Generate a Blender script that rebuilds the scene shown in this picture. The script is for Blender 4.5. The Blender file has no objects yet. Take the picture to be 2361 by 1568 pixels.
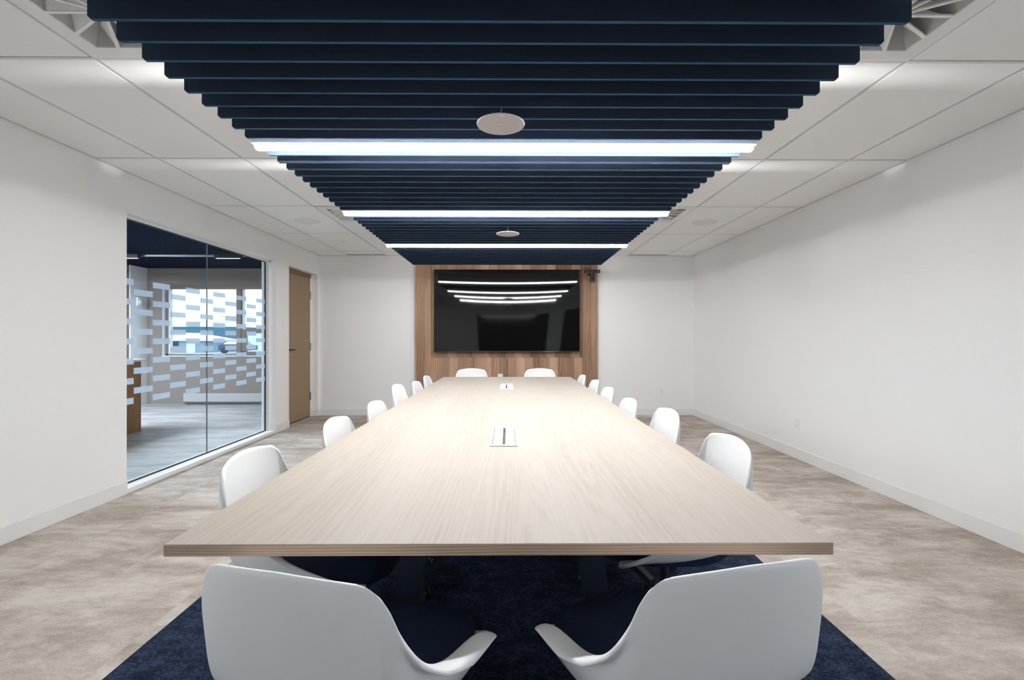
import bpy, bmesh, math, random
from mathutils import Vector, Matrix
random.seed(4)
R = math.radians
scn = bpy.context.scene
COL = scn.collection

# ------------------------------------------------------------------ camera
F_PX, W_PX = 1092.0, 2361.0
CAM_H = 1.21
YAW = math.atan(7.5 / F_PX)
cam_d = bpy.data.cameras.new('camera')
cam = bpy.data.objects.new('camera', cam_d)
COL.objects.link(cam)
cam.location = (0, 0, CAM_H)
cam.rotation_euler = (R(90), 0, -YAW)
cam_d.sensor_width = 36.0
cam_d.lens = 36.0 * F_PX / W_PX
cam_d.shift_y = -5.0 / W_PX
cam_d.clip_start = 0.02
cam_d.clip_end = 400
scn.camera = cam

# ------------------------------------------------------------------ world, exposure
world = bpy.data.worlds.new('world')
scn.world = world
world.use_nodes = True
bg = world.node_tree.nodes['Background']
bg.inputs[0].default_value = (0.965, 0.985, 1.0, 1)
bg.inputs[1].default_value = 2.45
scn.view_settings.view_transform = 'Standard'
scn.view_settings.look = 'None'
scn.view_settings.exposure = 0.55
scn.view_settings.gamma = 1.0
scn.view_settings.use_curve_mapping = False
scn.cycles.max_bounces = 14
scn.cycles.diffuse_bounces = 10
scn.cycles.glossy_bounces = 4
scn.cycles.transparent_max_bounces = 12
scn.cycles.sample_clamp_indirect = 8.0
scn.cycles.use_denoising = True
scn.cycles.caustics_reflective = False
LIGHT_BAR = 73.0       # strength of the four linear lights, downward
UP_FILL = 1850.0       # uplight added to the two near bars to fill the ceiling

# ------------------------------------------------------------------ room numbers
XL, XR = -2.96, 2.89        # inner faces of the side walls
YB, YR = 7.40, -1.60        # back wall, wall behind the camera
ZC = CAM_H + 1.284          # ceiling
XLO = -3.14                 # outer face of the left wall
XG = -3.075                 # interior glass
ZT = 0.74                   # table top
ZS = CAM_H + 0.925          # underside of the baffles
YF2 = 8.72                  # far wall of the adjoining room

# ------------------------------------------------------------------ materials
def new_mat(name):
    m = bpy.data.materials.new(name)
    m.use_nodes = True
    nt = m.node_tree
    b = nt.nodes['Principled BSDF']
    return m, nt, b

def rgb(c): return (c[0], c[1], c[2], 1)

def plain(name, c, rough=0.5, metal=0.0, spec=0.5, noise=0.0, scale=40, bump=0.0, bscale=300):
    m, nt, b = new_mat(name)
    b.inputs['Base Color'].default_value = rgb(c)
    b.inputs['Roughness'].default_value = rough
    b.inputs['Metallic'].default_value = metal
    b.inputs['Specular IOR Level'].default_value = spec
    tc = nt.nodes.new('ShaderNodeTexCoord')
    if noise:
        n = nt.nodes.new('ShaderNodeTexNoise'); n.inputs['Scale'].default_value = scale
        n.inputs['Detail'].default_value = 4
        nt.links.new(tc.outputs['Object'], n.inputs['Vector'])
        r = nt.nodes.new('ShaderNodeValToRGB')
        r.color_ramp.elements[0].position = 0.3
        r.color_ramp.elements[1].position = 0.7
        r.color_ramp.elements[0].color = rgb([x * (1 - noise) for x in c])
        r.color_ramp.elements[1].color = rgb([min(1, x * (1 + noise)) for x in c])
        nt.links.new(n.outputs['Fac'], r.inputs['Fac'])
        nt.links.new(r.outputs['Color'], b.inputs['Base Color'])
    if bump:
        n2 = nt.nodes.new('ShaderNodeTexNoise'); n2.inputs['Scale'].default_value = bscale
        nt.links.new(tc.outputs['Object'], n2.inputs['Vector'])
        bp = nt.nodes.new('ShaderNodeBump'); bp.inputs['Strength'].default_value = bump
        bp.inputs['Distance'].default_value = 0.002
        nt.links.new(n2.outputs['Fac'], bp.inputs['Height'])
        nt.links.new(bp.outputs['Normal'], b.inputs['Normal'])
    return m

def emit(name, c, s):
    m, nt, b = new_mat(name)
    b.inputs['Base Color'].default_value = rgb(c)
    b.inputs['Emission Color'].default_value = rgb(c)
    b.inputs['Emission Strength'].default_value = s
    return m

def wood(name, cols, axis, rings, wander, amps, along=0.3, plank=0.0, tint=0.0, rough=0.5, spec=0.3):
    """cols: dark, mid, light.  rings per metre across the grain, wander in rings, amps = (broad, ring, fibre)."""
    m, nt, b = new_mat(name)
    N, L = nt.nodes.new, nt.links.new
    def math_(op, a, bv=None, c=None):
        n = N('ShaderNodeMath'); n.operation = op
        for i, v in enumerate((a, bv, c)):
            if v is None: continue
            if isinstance(v, (int, float)): n.inputs[i].default_value = v
            else: L(v, n.inputs[i])
        return n.outputs[0]
    tc = N('ShaderNodeTexCoord')
    sep = N('ShaderNodeSeparateXYZ'); L(tc.outputs['Object'], sep.inputs[0])
    X, Y, Z = sep.outputs
    ac, al = {'y': (math_('ADD', X, Z), Y), 'z': (math_('ADD', X, Y), Z), 'x': (math_('ADD', Z, Y), X)}[axis]
    if plank:
        fl = math_('FLOOR', math_('DIVIDE', ac, plank))
        wn = N('ShaderNodeTexWhiteNoise'); wn.noise_dimensions = '1D'; L(fl, wn.inputs['W'])
        al = math_('MULTIPLY_ADD', wn.outputs['Value'], 7.0, al)
    def noise(sa, sl, det, rough_=0.5, dist=0.0):
        cx = N('ShaderNodeCombineXYZ'); L(math_('MULTIPLY', ac, sa), cx.inputs[0]); L(math_('MULTIPLY', al, sl), cx.inputs[1])
        n = N('ShaderNodeTexNoise'); n.inputs['Scale'].default_value = 1.0; n.inputs['Detail'].default_value = det
        n.inputs['Roughness'].default_value = rough_; n.inputs['Distortion'].default_value = dist
        L(cx.outputs[0], n.inputs['Vector'])
        return n.outputs['Fac']
    broad = noise(4.0, along * 1.3, 3)
    wob = noise(2.2, along, 3, 0.55, 0.4)
    ph = math_('MULTIPLY_ADD', wob, wander, math_('MULTIPLY', ac, rings))
    ring = math_('SINE', math_('MULTIPLY', ph, 6.2832))
    mask = noise(5.0, along * 2, 2)
    ring = math_('MULTIPLY', ring, mask)
    fib = noise(240.0, 5.0, 3, 0.6)
    v = math_('MULTIPLY_ADD', math_('SUBTRACT', broad, .5), amps[0], .5)
    v = math_('MULTIPLY_ADD', ring, amps[1], v)
    v = math_('MULTIPLY_ADD', math_('SUBTRACT', fib, .5), amps[2], v)
    if plank:
        v = math_('MULTIPLY_ADD', math_('SUBTRACT', wn.outputs['Value'], .5), tint, v)
        seam = math_('LESS_THAN', math_('FRACT', math_('DIVIDE', ac, plank)), .02)
        v = math_('MULTIPLY_ADD', seam, -.18, v)
    rp = N('ShaderNodeValToRGB')
    rp.color_ramp.elements[0].position = 0.0; rp.color_ramp.elements[0].color = rgb(cols[0])
    rp.color_ramp.elements[1].position = 1.0; rp.color_ramp.elements[1].color = rgb(cols[2])
    e = rp.color_ramp.elements.new(0.5); e.color = rgb(cols[1])
    L(v, rp.inputs['Fac'])
    L(rp.outputs['Color'], b.inputs['Base Color'])
    b.inputs['Roughness'].default_value = rough
    b.inputs['Specular IOR Level'].default_value = spec
    return m

def carpet(name, cols, stretch, rot=0.0, big=1.0, fine=0.25, tile=0.0):
    m, nt, b = new_mat(name)
    N, L = nt.nodes.new, nt.links.new
    tc = N('ShaderNodeTexCoord')
    vec = tc.outputs['Object']
    mp = N('ShaderNodeMapping'); mp.inputs['Scale'].default_value = stretch
    mp.inputs['Rotation'].default_value = (0, 0, rot)
    L(vec, mp.inputs['Vector'])
    n1 = N('ShaderNodeTexNoise'); n1.inputs['Scale'].default_value = big; n1.inputs['Detail'].default_value = 11
    n1.inputs['Roughness'].default_value = 0.76; n1.inputs['Distortion'].default_value = 0.15
    if tile:   # every carpet tile shows its own piece of the pattern
        sn = N('ShaderNodeVectorMath'); sn.operation = 'SNAP'; sn.inputs[1].default_value = (tile, tile, 10)
        L(vec, sn.inputs[0])
        wn = N('ShaderNodeTexWhiteNoise'); wn.noise_dimensions = '3D'; L(sn.outputs[0], wn.inputs['Vector'])
        sc = N('ShaderNodeVectorMath'); sc.operation = 'SCALE'; sc.inputs['Scale'].default_value = 0.22
        L(wn.outputs['Color'], sc.inputs[0])
        ad = N('ShaderNodeVectorMath'); ad.operation = 'ADD'; L(mp.outputs[0], ad.inputs[0]); L(sc.outputs[0], ad.inputs[1])
        L(ad.outputs[0], n1.inputs['Vector'])
    else:
        L(mp.outputs[0], n1.inputs['Vector'])
    n2 = N('ShaderNodeTexNoise'); n2.inputs['Scale'].default_value = 110; n2.inputs['Detail'].default_value = 4
    n2.inputs['Roughness'].default_value = 0.8
    L(vec, n2.inputs['Vector'])
    m0 = N('ShaderNodeMath'); m0.operation = 'MULTIPLY_ADD'; m0.inputs[1].default_value = fine
    L(n2.outputs['Fac'], m0.inputs[0]); L(n1.outputs['Fac'], m0.inputs[2])
    m1 = N('ShaderNodeMath'); m1.operation = 'DIVIDE'; m1.inputs[1].default_value = 1.0 + fine
    L(m0.outputs[0], m1.inputs[0])
    rp = N('ShaderNodeValToRGB')
    c0 = 0.5; wd = 0.095 / (1 + fine * .5)
    rp.color_ramp.elements[0].position = c0 - wd; rp.color_ramp.elements[0].color = rgb(cols[0])
    rp.color_ramp.elements[1].position = c0 + wd; rp.color_ramp.elements[1].color = rgb(cols[2])
    e = rp.color_ramp.elements.new(c0); e.color = rgb(cols[1])
    L(m1.outputs[0], rp.inputs['Fac']); L(rp.outputs['Color'], b.inputs['Base Color'])
    b.inputs['Roughness'].default_value = 0.95
    b.inputs['Specular IOR Level'].default_value = 0.1
    bp = N('ShaderNodeBump'); bp.inputs['Strength'].default_value = 0.5; bp.inputs['Distance'].default_value = 0.004
    L(n2.outputs['Fac'], bp.inputs['Height']); L(bp.outputs['Normal'], b.inputs['Normal'])
    return m

def glass(name, tint=(0.86, 0.92, 0.95), refl=1.0):
    m = bpy.data.materials.new(name); m.use_nodes = True
    nt = m.node_tree; nt.nodes.clear()
    N, L = nt.nodes.new, nt.links.new
    out = N('ShaderNodeOutputMaterial'); tr = N('ShaderNodeBsdfTransparent'); gl = N('ShaderNodeBsdfGlossy')
    tr.inputs[0].default_value = rgb(tint); gl.inputs['Roughness'].default_value = 0.0
    lw = N('ShaderNodeLayerWeight'); lw.inputs[0].default_value = 0.5
    pw = N('ShaderNodeMath'); pw.operation = 'POWER'; pw.inputs[1].default_value = 5.0; L(lw.outputs['Facing'], pw.inputs[0])
    mu = N('ShaderNodeMath'); mu.operation = 'MULTIPLY_ADD'; mu.inputs[1].default_value = 0.95 * refl; mu.inputs[2].default_value = 0.04 * refl
    L(pw.outputs[0], mu.inputs[0])
    mx = N('ShaderNodeMixShader')
    L(mu.outputs[0], mx.inputs[0]); L(tr.outputs[0], mx.inputs[1]); L(gl.outputs[0], mx.inputs[2]); L(mx.outputs[0], out.inputs[0])
    return m

def frosted(name, c, a):
    m = bpy.data.materials.new(name); m.use_nodes = True
    nt = m.node_tree; nt.nodes.clear()
    N, L = nt.nodes.new, nt.links.new
    out = N('ShaderNodeOutputMaterial'); tr = N('ShaderNodeBsdfTransparent'); df = N('ShaderNodeBsdfDiffuse'); tl = N('ShaderNodeBsdfTranslucent')
    df.inputs[0].default_value = rgb(c); tl.inputs[0].default_value = rgb(c)
    tr.inputs[0].default_value = (0.9, 0.95, 1, 1)
    ad = N('ShaderNodeMixShader'); ad.inputs[0].default_value = 0.45
    L(df.outputs[0], ad.inputs[1]); L(tl.outputs[0], ad.inputs[2])
    mx = N('ShaderNodeMixShader'); mx.inputs[0].default_value = a
    L(tr.outputs[0], mx.inputs[1]); L(ad.outputs[0], mx.inputs[2]); L(mx.outputs[0], out.inputs[0])
    return m

M = {}
M['wall'] = plain('wall paint', (0.88, 0.88, 0.878), 0.6, spec=0.25, bump=0.05, bscale=220)
M['ceil'] = plain('ceiling tile', (0.92, 0.92, 0.912), 0.8, spec=0.15, bump=0.12, bscale=500)
M['tbar'] = plain('grid metal', (0.66, 0.66, 0.655), 0.6, spec=0.2)
M['gap'] = plain('dark reveal', (0.10, 0.10, 0.10), 0.9)
M['base'] = plain('rubber baseboard', (0.80, 0.81, 0.81), 0.45)
M['white'] = plain('white plastic', (0.86, 0.86, 0.86), 0.35)
M['shell'] = plain('chair shell plastic', (0.86, 0.865, 0.87), 0.42, spec=0.4)
M['trim'] = plain('white painted frame', (0.84, 0.84, 0.82), 0.4)
M['felt'] = plain('navy felt', (0.027, 0.041, 0.070), 0.85, spec=0.22, noise=0.22, scale=500, bump=0.2, bscale=900)
M['feltbottom'] = plain('paler navy felt bottom', (0.042, 0.098, 0.165), 0.9, spec=0.1)  # paler blue for the bottom faces of the baffles
M['navyfab'] = plain('navy seat fabric', (0.016, 0.028, 0.062), 0.95, spec=0.15, noise=0.35, scale=350, bump=0.4, bscale=900)
M['navymet'] = plain('dark navy steel', (0.012, 0.02, 0.042), 0.5)
M['black'] = plain('black plastic', (0.012, 0.012, 0.013), 0.45)
M['blackm'] = plain('black metal', (0.02, 0.02, 0.02), 0.35, metal=0.6)
M['steel'] = plain('brushed steel', (0.35, 0.35, 0.35), 0.35, metal=0.9)
M['alu'] = plain('light housing', (0.80, 0.80, 0.80), 0.4)
DIM = (1.4, 0.82, 0.58, 0.4)      # dimmer setting of each bar, near to far
LAMPS = [emit('light diffuser', (0.995, 0.992, 0.99), LIGHT_BAR * q) for q in DIM]
M['lamp'] = LAMPS[0]
M['upfill'] = emit('added uplight lens', (0.995, 0.992, 0.99), UP_FILL)  # glow added on top of the bars as ceiling fill
M['tvglass'] = plain('tv screen', (0.004, 0.004, 0.004), 0.035, spec=0.5)
M['tvbez'] = plain('tv bezel', (0.01, 0.01, 0.011), 0.3)
M['door'] = plain('tan door laminate', (0.30, 0.205, 0.125), 0.55, noise=0.03, scale=6)
M['doorframe'] = plain('tan door frame', (0.20, 0.125, 0.075), 0.5)
M['disc'] = plain('mauve grey disc', (0.50, 0.475, 0.475), 0.5)
M['discring'] = plain('pale ring', (0.52, 0.55, 0.54), 0.4)
M['discrim'] = plain('pale disc rim', (0.62, 0.59, 0.58), 0.4)
M['wire'] = plain('pale grey cable', (0.50, 0.50, 0.50), 0.5)
M['darkwire'] = plain('dark wire', (0.03, 0.035, 0.05), 0.5)
M['grille'] = plain('speaker grille', (0.80, 0.80, 0.79), 0.6, noise=0.06, scale=900)
M['vent'] = plain('diffuser white metal', (0.82, 0.82, 0.81), 0.45)
M['plenum'] = plain('dark plenum', (0.035, 0.033, 0.03), 0.9)
M['table'] = wood('pale ash laminate', ((0.30, 0.253, 0.203), (0.415, 0.372, 0.322), (0.475, 0.440, 0.398)), 'y', 26, 40, (0.85, 0.125, 0.6), along=0.17, rough=0.55, spec=0.25)
M['seam'] = plain('pale seam', (0.56, 0.515, 0.46), 0.5)
M['tedge'] = wood('table edge band', ((0.17, 0.11, 0.072), (0.46, 0.34, 0.255), (0.60, 0.475, 0.37)), 'x', 150, 7, (0.8, 0.42, 0.4), along=0.5, rough=0.5)
M['panel'] = wood('warm oak panelling', ((0.14, 0.072, 0.042), (0.395, 0.245, 0.16), (0.56, 0.38, 0.265)), 'z', 26, 9, (1.1, 0.16, 0.5), along=0.35, plank=0.1285, tint=0.5)
M['cwood'] = wood('counter oak', ((0.20, 0.09, 0.035), (0.36, 0.185, 0.08), (0.47, 0.27, 0.13)), 'z', 30, 5, (0.8, 0.15, 0.3), along=0.5, plank=0.3, tint=0.3)
M['floor'] = carpet('beige carpet tiles', ((0.345, 0.295, 0.255), (0.455, 0.403, 0.358), (0.60, 0.56, 0.515)), (0.9, 2.0, 1), rot=0.3, big=1.7, fine=0.28, tile=0.5)
M['rug'] = carpet('navy carpet tiles', ((0.006, 0.010, 0.021), (0.014, 0.022, 0.046), (0.036, 0.051, 0.090)), (2.6, 4.2, 1), rot=0.5, big=4.0, fine=1.2)
M['glass'] = glass('clear glass', (0.90, 0.95, 0.98), 0.25)
M['wglass'] = glass('outside glass', (0.92, 0.96, 1.0))
M['film'] = frosted('frosted film', (0.66, 0.74, 0.82), 0.72)
M['joint'] = plain('glass joint', (0.20, 0.24, 0.26), 0.3)
M['gasket'] = plain('black gasket', (0.01, 0.01, 0.01), 0.5)
M['taupe'] = plain('taupe wall', (0.245, 0.208, 0.186), 0.7)
M['brownwall'] = plain('brown wall', (0.12, 0.098, 0.082), 0.7)
M['blueceil'] = plain('navy painted ceiling', (0.003, 0.008, 0.022), 0.9, spec=0.02)
M['lvt'] = carpet('grey plank floor', ((0.33, 0.31, 0.30), (0.45, 0.43, 0.42), (0.55, 0.54, 0.54)), (1.0, 3.6, 1), rot=-0.5, big=1.3, fine=0.05)
M['lvt'].node_tree.nodes['Principled BSDF'].inputs['Roughness'].default_value = 0.35
M['lvt'].node_tree.nodes['Principled BSDF'].inputs['Specular IOR Level'].default_value = 0.5
M['bronze'] = plain('bronze window frame', (0.19, 0.158, 0.138), 0.5)
M['sash'] = plain('pale window sash', (0.72, 0.76, 0.80), 0.5)
M['heater'] = plain('grey heater', (0.45, 0.44, 0.44), 0.5)
M['cotop'] = plain('white counter top', (0.82, 0.82, 0.80), 0.3)
M['teal'] = plain('teal metal cladding', (0.03, 0.13, 0.19), 0.6)
M['bluegrey'] = plain('blue grey siding', (0.20, 0.30, 0.38), 0.7)
M['paleroof'] = plain('pale roof', (0.62, 0.68, 0.72), 0.7)
M['palewall'] = plain('pale siding', (0.55, 0.63, 0.68), 0.7)
M['asphalt'] = plain('pale ground', (0.34, 0.38, 0.40), 0.9, noise=0.2, scale=1)
M['hill'] = plain('distant hill', (0.45, 0.52, 0.55), 0.9, noise=0.2, scale=0.05)
M['carblue'] = plain('dark blue car paint', (0.02, 0.06, 0.12), 0.25)
M['darkglass'] = plain('dark glazing', (0.008, 0.009, 0.01), 0.1)
M['reardoor'] = plain('dark rear door', (0.03, 0.024, 0.02), 0.5)
M['red'] = emit('red indicator', (0.8, 0.05, 0.04), 1.2)

# ------------------------------------------------------------------ mesh helpers
def bm_new(): return bmesh.new()

def box(bm, x0, x1, y0, y1, z0, z1, bev=0.0, seg=2):
    r = bmesh.ops.create_cube(bm, size=1.0)
    vs = r['verts']
    for v in vs:
        v.co = Vector((x0 if v.co.x < 0 else x1, y0 if v.co.y < 0 else y1, z0 if v.co.z < 0 else z1))
    if bev:
        es = list({e for v in vs for e in v.link_edges})
        bmesh.ops.bevel(bm, geom=es, offset=bev, segments=seg, profile=0.5, affect='EDGES')
    return bm

def cyl(bm, p0, p1, r0, r1=None, seg=20, caps=True):
    p0, p1 = Vector(p0), Vector(p1)
    d = p1 - p0
    if r1 is None: r1 = r0
    mt = Matrix.Translation((p0 + p1) / 2) @ d.to_track_quat('Z', 'Y').to_matrix().to_4x4()
    bmesh.ops.create_cone(bm, cap_ends=caps, segments=seg, radius1=r0, radius2=r1, depth=d.length, matrix=mt)
    return bm

def prism(bm, pts, off):
    """closed polygon (list of Vectors) extruded by off"""
    off = Vector(off)
    a = [bm.verts.new(Vector(p)) for p in pts]
    b = [bm.verts.new(Vector(p) + off) for p in pts]
    n = len(a)
    bm.faces.new(a); bm.faces.new(list(reversed(b)))
    for i in range(n):
        bm.faces.new((a[i], b[i], b[(i + 1) % n], a[(i + 1) % n]))
    bmesh.ops.recalc_face_normals(bm, faces=bm.faces[:])
    return bm

def tube(bm, pts, r, seg=8):
    pts = [Vector(p) for p in pts]
    rings = []
    for i, p in enumerate(pts):
        t = (pts[min(i + 1, len(pts) - 1)] - pts[max(i - 1, 0)]).normalized()
        u = t.orthogonal().normalized()
        if rings:
            u = (lu - t * lu.dot(t)).normalized()
        lu = u
        w = t.cross(u)
        rings.append([bm.verts.new(p + (u * math.cos(k * 2 * math.pi / seg) + w * math.sin(k * 2 * math.pi / seg)) * r) for k in range(seg)])
    for a, b in zip(rings, rings[1:]):
        for k in range(seg):
            bm.faces.new((a[k], a[(k + 1) % seg], b[(k + 1) % seg], b[k]))
    bm.faces.new(list(reversed(rings[0]))); bm.faces.new(rings[-1])
    bmesh.ops.recalc_face_normals(bm, faces=bm.faces[:])
    return bm

def lathe(bm, prof, c=(0, 0, 0), seg=40):
    """prof: (r, z) list"""
    c = Vector(c); rings = []
    for r, z in prof:
        if r < 1e-6:
            rings.append([bm.verts.new(c + Vector((0, 0, z)))])
        else:
            rings.append([bm.verts.new(c + Vector((r * math.cos(2 * math.pi * k / seg), r * math.sin(2 * math.pi * k / seg), z))) for k in range(seg)])
    for a, b in zip(rings, rings[1:]):
        for k in range(seg):
            k2 = (k + 1) % seg
            if len(a) == 1 and len(b) > 1: bm.faces.new((a[0], b[k], b[k2]))
            elif len(b) == 1 and len(a) > 1: bm.faces.new((a[k], b[0], a[k2]))
            elif len(a) > 1: bm.faces.new((a[k], b[k], b[k2], a[k2]))
    bmesh.ops.recalc_face_normals(bm, faces=bm.faces[:])
    return bm

def obj(name, bm, mat, parent=None, smooth=False, loc=None):
    me = bpy.data.meshes.new(name)
    bm.to_mesh(me); bm.free()
    mats = mat if isinstance(mat, (list, tuple)) else [mat]
    for m in mats: me.materials.append(M[m] if isinstance(m, str) else m)
    if smooth:
        for p in me.polygons: p.use_smooth = True
        try: me.set_sharp_from_angle(angle=R(smooth if smooth > 1 else 35))
        except Exception: pass
    o = bpy.data.objects.new(name, me)
    COL.objects.link(o)
    if parent: o.parent = parent
    if loc: o.location = loc
    return o

def tag(o, label, cat, group=None):
    o['label'] = label; o['category'] = cat
    if group: o['group'] = group
    return o

def thing(name, label, cat, loc=(0, 0, 0), rz=0.0, group=None):
    o = bpy.data.objects.new(name, None); COL.objects.link(o)
    o.location = loc; o.rotation_euler = (0, 0, rz); o.empty_display_size = 0.1
    return tag(o, label, cat, group)

def struct(name, bm, mat, parent=None, **k):
    o = obj(name, bm, mat, parent, **k)
    if parent is None: o['kind'] = 'structure'
    return o

def sbox(name, mat, *b, parent=None, bev=0.0):
    return struct(name, box(bm_new(), *b, bev=bev), mat, parent)

def copy_tree(o, parent=None):
    c = o.copy(); COL.objects.link(c)
    c.parent = parent
    if parent: c.matrix_parent_inverse = o.matrix_parent_inverse.copy()
    for ch in list(o.children): copy_tree(ch, c)
    return c

ORD = ['first', 'second', 'third', 'fourth', 'fifth', 'sixth', 'seventh', 'eighth', 'ninth', 'tenth', 'eleventh', 'twelfth']

# ================================================================== SETTING
sbox('floor', 'floor', XLO + .04, XR, YR, YB, -0.10, 0.0)
sbox('wall_back', 'wall', XLO, XR + .15, YB, YB + .15, 0, ZC + .1)
b = bm_new()
WY0, WY1 = -1.50, .30  # openings added in both side walls, out of view, for daylight fill
box(b, XR, XR + .15, YR, WY0, 0, ZC + .1); box(b, XR, XR + .15, WY1, YB, 0, ZC + .1)
box(b, XR, XR + .15, WY0, WY1, 0, .35); box(b, XR, XR + .15, WY0, WY1, 2.30, ZC + .1)
struct('wall_right', b, 'wall')
w4 = bpy.data.objects.new('added_window_right', None); COL.objects.link(w4); w4['kind'] = 'structure'  # added window, out of view, lets sky light fill the room
b = bm_new()
for y in (WY0, -.63, WY1 - .05): box(b, XR + .05, XR + .11, y, y + .05, .35, 2.30)
box(b, XR + .05, XR + .11, WY0, WY1, .35, .40); box(b, XR + .05, XR + .11, WY0, WY1, 2.25, 2.30)
obj('window_frame', b, 'trim', w4)
b = bm_new(); box(b, XR + .078, XR + .084, WY0 + .04, WY1 - .04, .39, 2.26)
obj('glass_pane', b, 'wglass', w4)
sbox('wall_rear', 'wall', XLO, XR + .15, YR - .15, YR, 0, ZC + .1)
Y0W, Y1W = 3.69, 6.04       # glazed opening
Y0D, Y1D = 6.40, 7.345      # door opening
ZH = 2.19
b = bm_new()
box(b, XLO, XL, YR, WY0, 0, ZC + .1); box(b, XLO, XL, WY1, Y0W, 0, ZC + .1)
box(b, XLO, XL, WY0, WY1, 0, .35); box(b, XLO, XL, WY0, WY1, 2.30, ZC + .1)
box(b, XLO, XL, Y0W, Y1W, ZH, ZC + .1)
box(b, XLO, XL, Y1W, Y0D, 0, ZC + .1)
box(b, XLO, XL, Y0D, Y1D, 2.185, ZC + .1)
box(b, XLO, XL, Y1D, YB, 0, ZC + .1)
struct('wall_left', b, 'wall')
w5 = bpy.data.objects.new('added_window_left', None); COL.objects.link(w5); w5['kind'] = 'structure'  # matching added window on the left, also unseen, for fill
b = bm_new()
for y in (WY0, -.63, WY1 - .05): box(b, XLO + .05, XLO + .11, y, y + .05, .35, 2.30)
box(b, XLO + .05, XLO + .11, WY0, WY1, .35, .40); box(b, XLO + .05, XLO + .11, WY0, WY1, 2.25, 2.30)
obj('window_frame', b, 'trim', w5)
b = bm_new(); box(b, XLO + .078, XLO + .084, WY0 + .04, WY1 - .04, .39, 2.26)
obj('glass_pane', b, 'wglass', w5)

# ceiling: tiles with narrow dark reveals beside flush grid bars
gx = [XL, -2.512, -1.902, -1.292, -.682, .022, .632, 1.243, 1.853, 2.463, XR]
gy = [YR, -.25, 0.975, 2.192, 3.409, 4.630, 5.845, 7.015, YB]
VENT = 0.305
VENTS = [(-1.597, 1.880), (1.548, 1.880), (-1.597, 4.955), (1.548, 4.925)]
b = bm_new()
for i in range(len(gx) - 1):
    for j in range(len(gy) - 1):
        x0, x1 = gx[i] + .007, gx[i + 1] - .0135
        y0, y1 = gy[j] + .009, gy[j + 1] - .0155
        if i == 0: x0 = gx[0]
        if i == len(gx) - 2: x1 = gx[-1]
        cut = [v for v in VENTS if x0 - .1 < v[0] < x1 + .1 and y0 < v[1] < y1]
        if cut:
            v = cut[0]
            ya, yb = v[1] - VENT - .004, v[1] + VENT + .004
            if ya > y0 + .02: box(b, x0, x1, y0, ya - .012, ZC, ZC + .018, bev=.001, seg=1)
            if yb < y1 - .02: box(b, x0, x1, yb + .012, y1, ZC, ZC + .018, bev=.001, seg=1)
        else:
            box(b, x0, x1, y0, y1, ZC, ZC + .018, bev=.001, seg=1)
ceil = struct('ceiling', b, 'ceil')
b = bm_new()
box(b, XLO, XR + .15, YR - .15, YB + .15, ZC + .12, ZC + .2)
obj('ceiling_slab', b, 'gap', ceil)
b = bm_new()
for x in gx[1:-1]: box(b, x - .0085, x + .005, YR, YB, ZC + .001, ZC + .010)
for y in gy[1:-1]:
    for i in range(len(gx) - 1):
        box(b, gx[i] + .006, gx[i + 1] - .0085, y - .0075, y + .0085, ZC + .0012, ZC + .010)
for v in VENTS:
    for s in (-1, 1):
        y = v[1] + s * (VENT + .011)
        if min(abs(y - g) for g in gy) > .03:
            box(b, v[0] - .3, v[0] + .3, y - .006, y + .006, ZC + .001, ZC + .010)
obj('ceiling_grid', b, 'tbar', ceil)
# closes the gaps above the tiles
b = bm_new(); box(b, XL, XR, YR, YB, ZC + .10, ZC + .11)
obj('ceiling_void', b, 'gap', ceil)
# wall angle
b = bm_new()
box(b, XL, XL + .018, YR, YB, ZC - .003, ZC - .0005); box(b, XR - .018, XR, YR, YB, ZC - .003, ZC - .0005)
box(b, XL, XR, YB - .018, YB, ZC - .003, ZC - .0005)
struct('trim_1', b, 'tbar')

# baseboards
BH, BT = .105, .008
def baseb(name, segs):
    b = bm_new()
    for s in segs: box(b, *s, bev=.002, seg=1)
    return struct(name, b, 'base')
baseb('baseboard_left', [(XL, XL + BT, YR, Y0W, 0, BH), (XL, XL + BT, Y1W, Y0D, 0, BH), (XL - .06, XL + BT, Y1W - BT, Y1W, 0, BH), (XL, XL + BT, Y1D, YB, 0, BH), (XL - .09, XL + BT, Y1D - BT, Y1D, 0, BH)])
baseb('baseboard_right', [(XR - BT, XR, YR, YB, 0, BH)])
baseb('baseboard_back', [(XL, -1.447, YB - BT, YB, 0, BH), (1.378, XR, YB - BT, YB, 0, BH)])

# ---- glazed partition in the left wall
w1 = bpy.data.objects.new('window_1', None); COL.objects.link(w1); w1['kind'] = 'structure'
YM = 4.845
ZG0, ZG1 = .045, 2.175
b = bm_new()
box(b, XG - .03, XG + .045, Y1W - .035, Y1W, 0.0, ZH, bev=.002)
box(b, XG - .03, XG + .045, Y0W, Y0W + .035, 0.0, ZH, bev=.002)
box(b, XG - .03, XG + .045, Y0W, Y1W, ZG1 - .005, ZH, bev=.002)
box(b, XLO + .01, XL - .004, Y0W, Y1W, 0.0, .036, bev=.002)
obj('window_frame', b, 'trim', w1)
b = bm_new()
box(b, XG - .006, XG + .006, Y1W - .048, Y1W - .035, ZG0, ZG1)
box(b, XG - .006, XG + .006, Y0W, Y1W - .035, ZG0 - .009, ZG0)
box(b, XG - .006, XG + .006, Y0W, Y1W - .035, ZG1 - .012, ZG1)
obj('gasket', b, 'gasket', w1)
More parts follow.
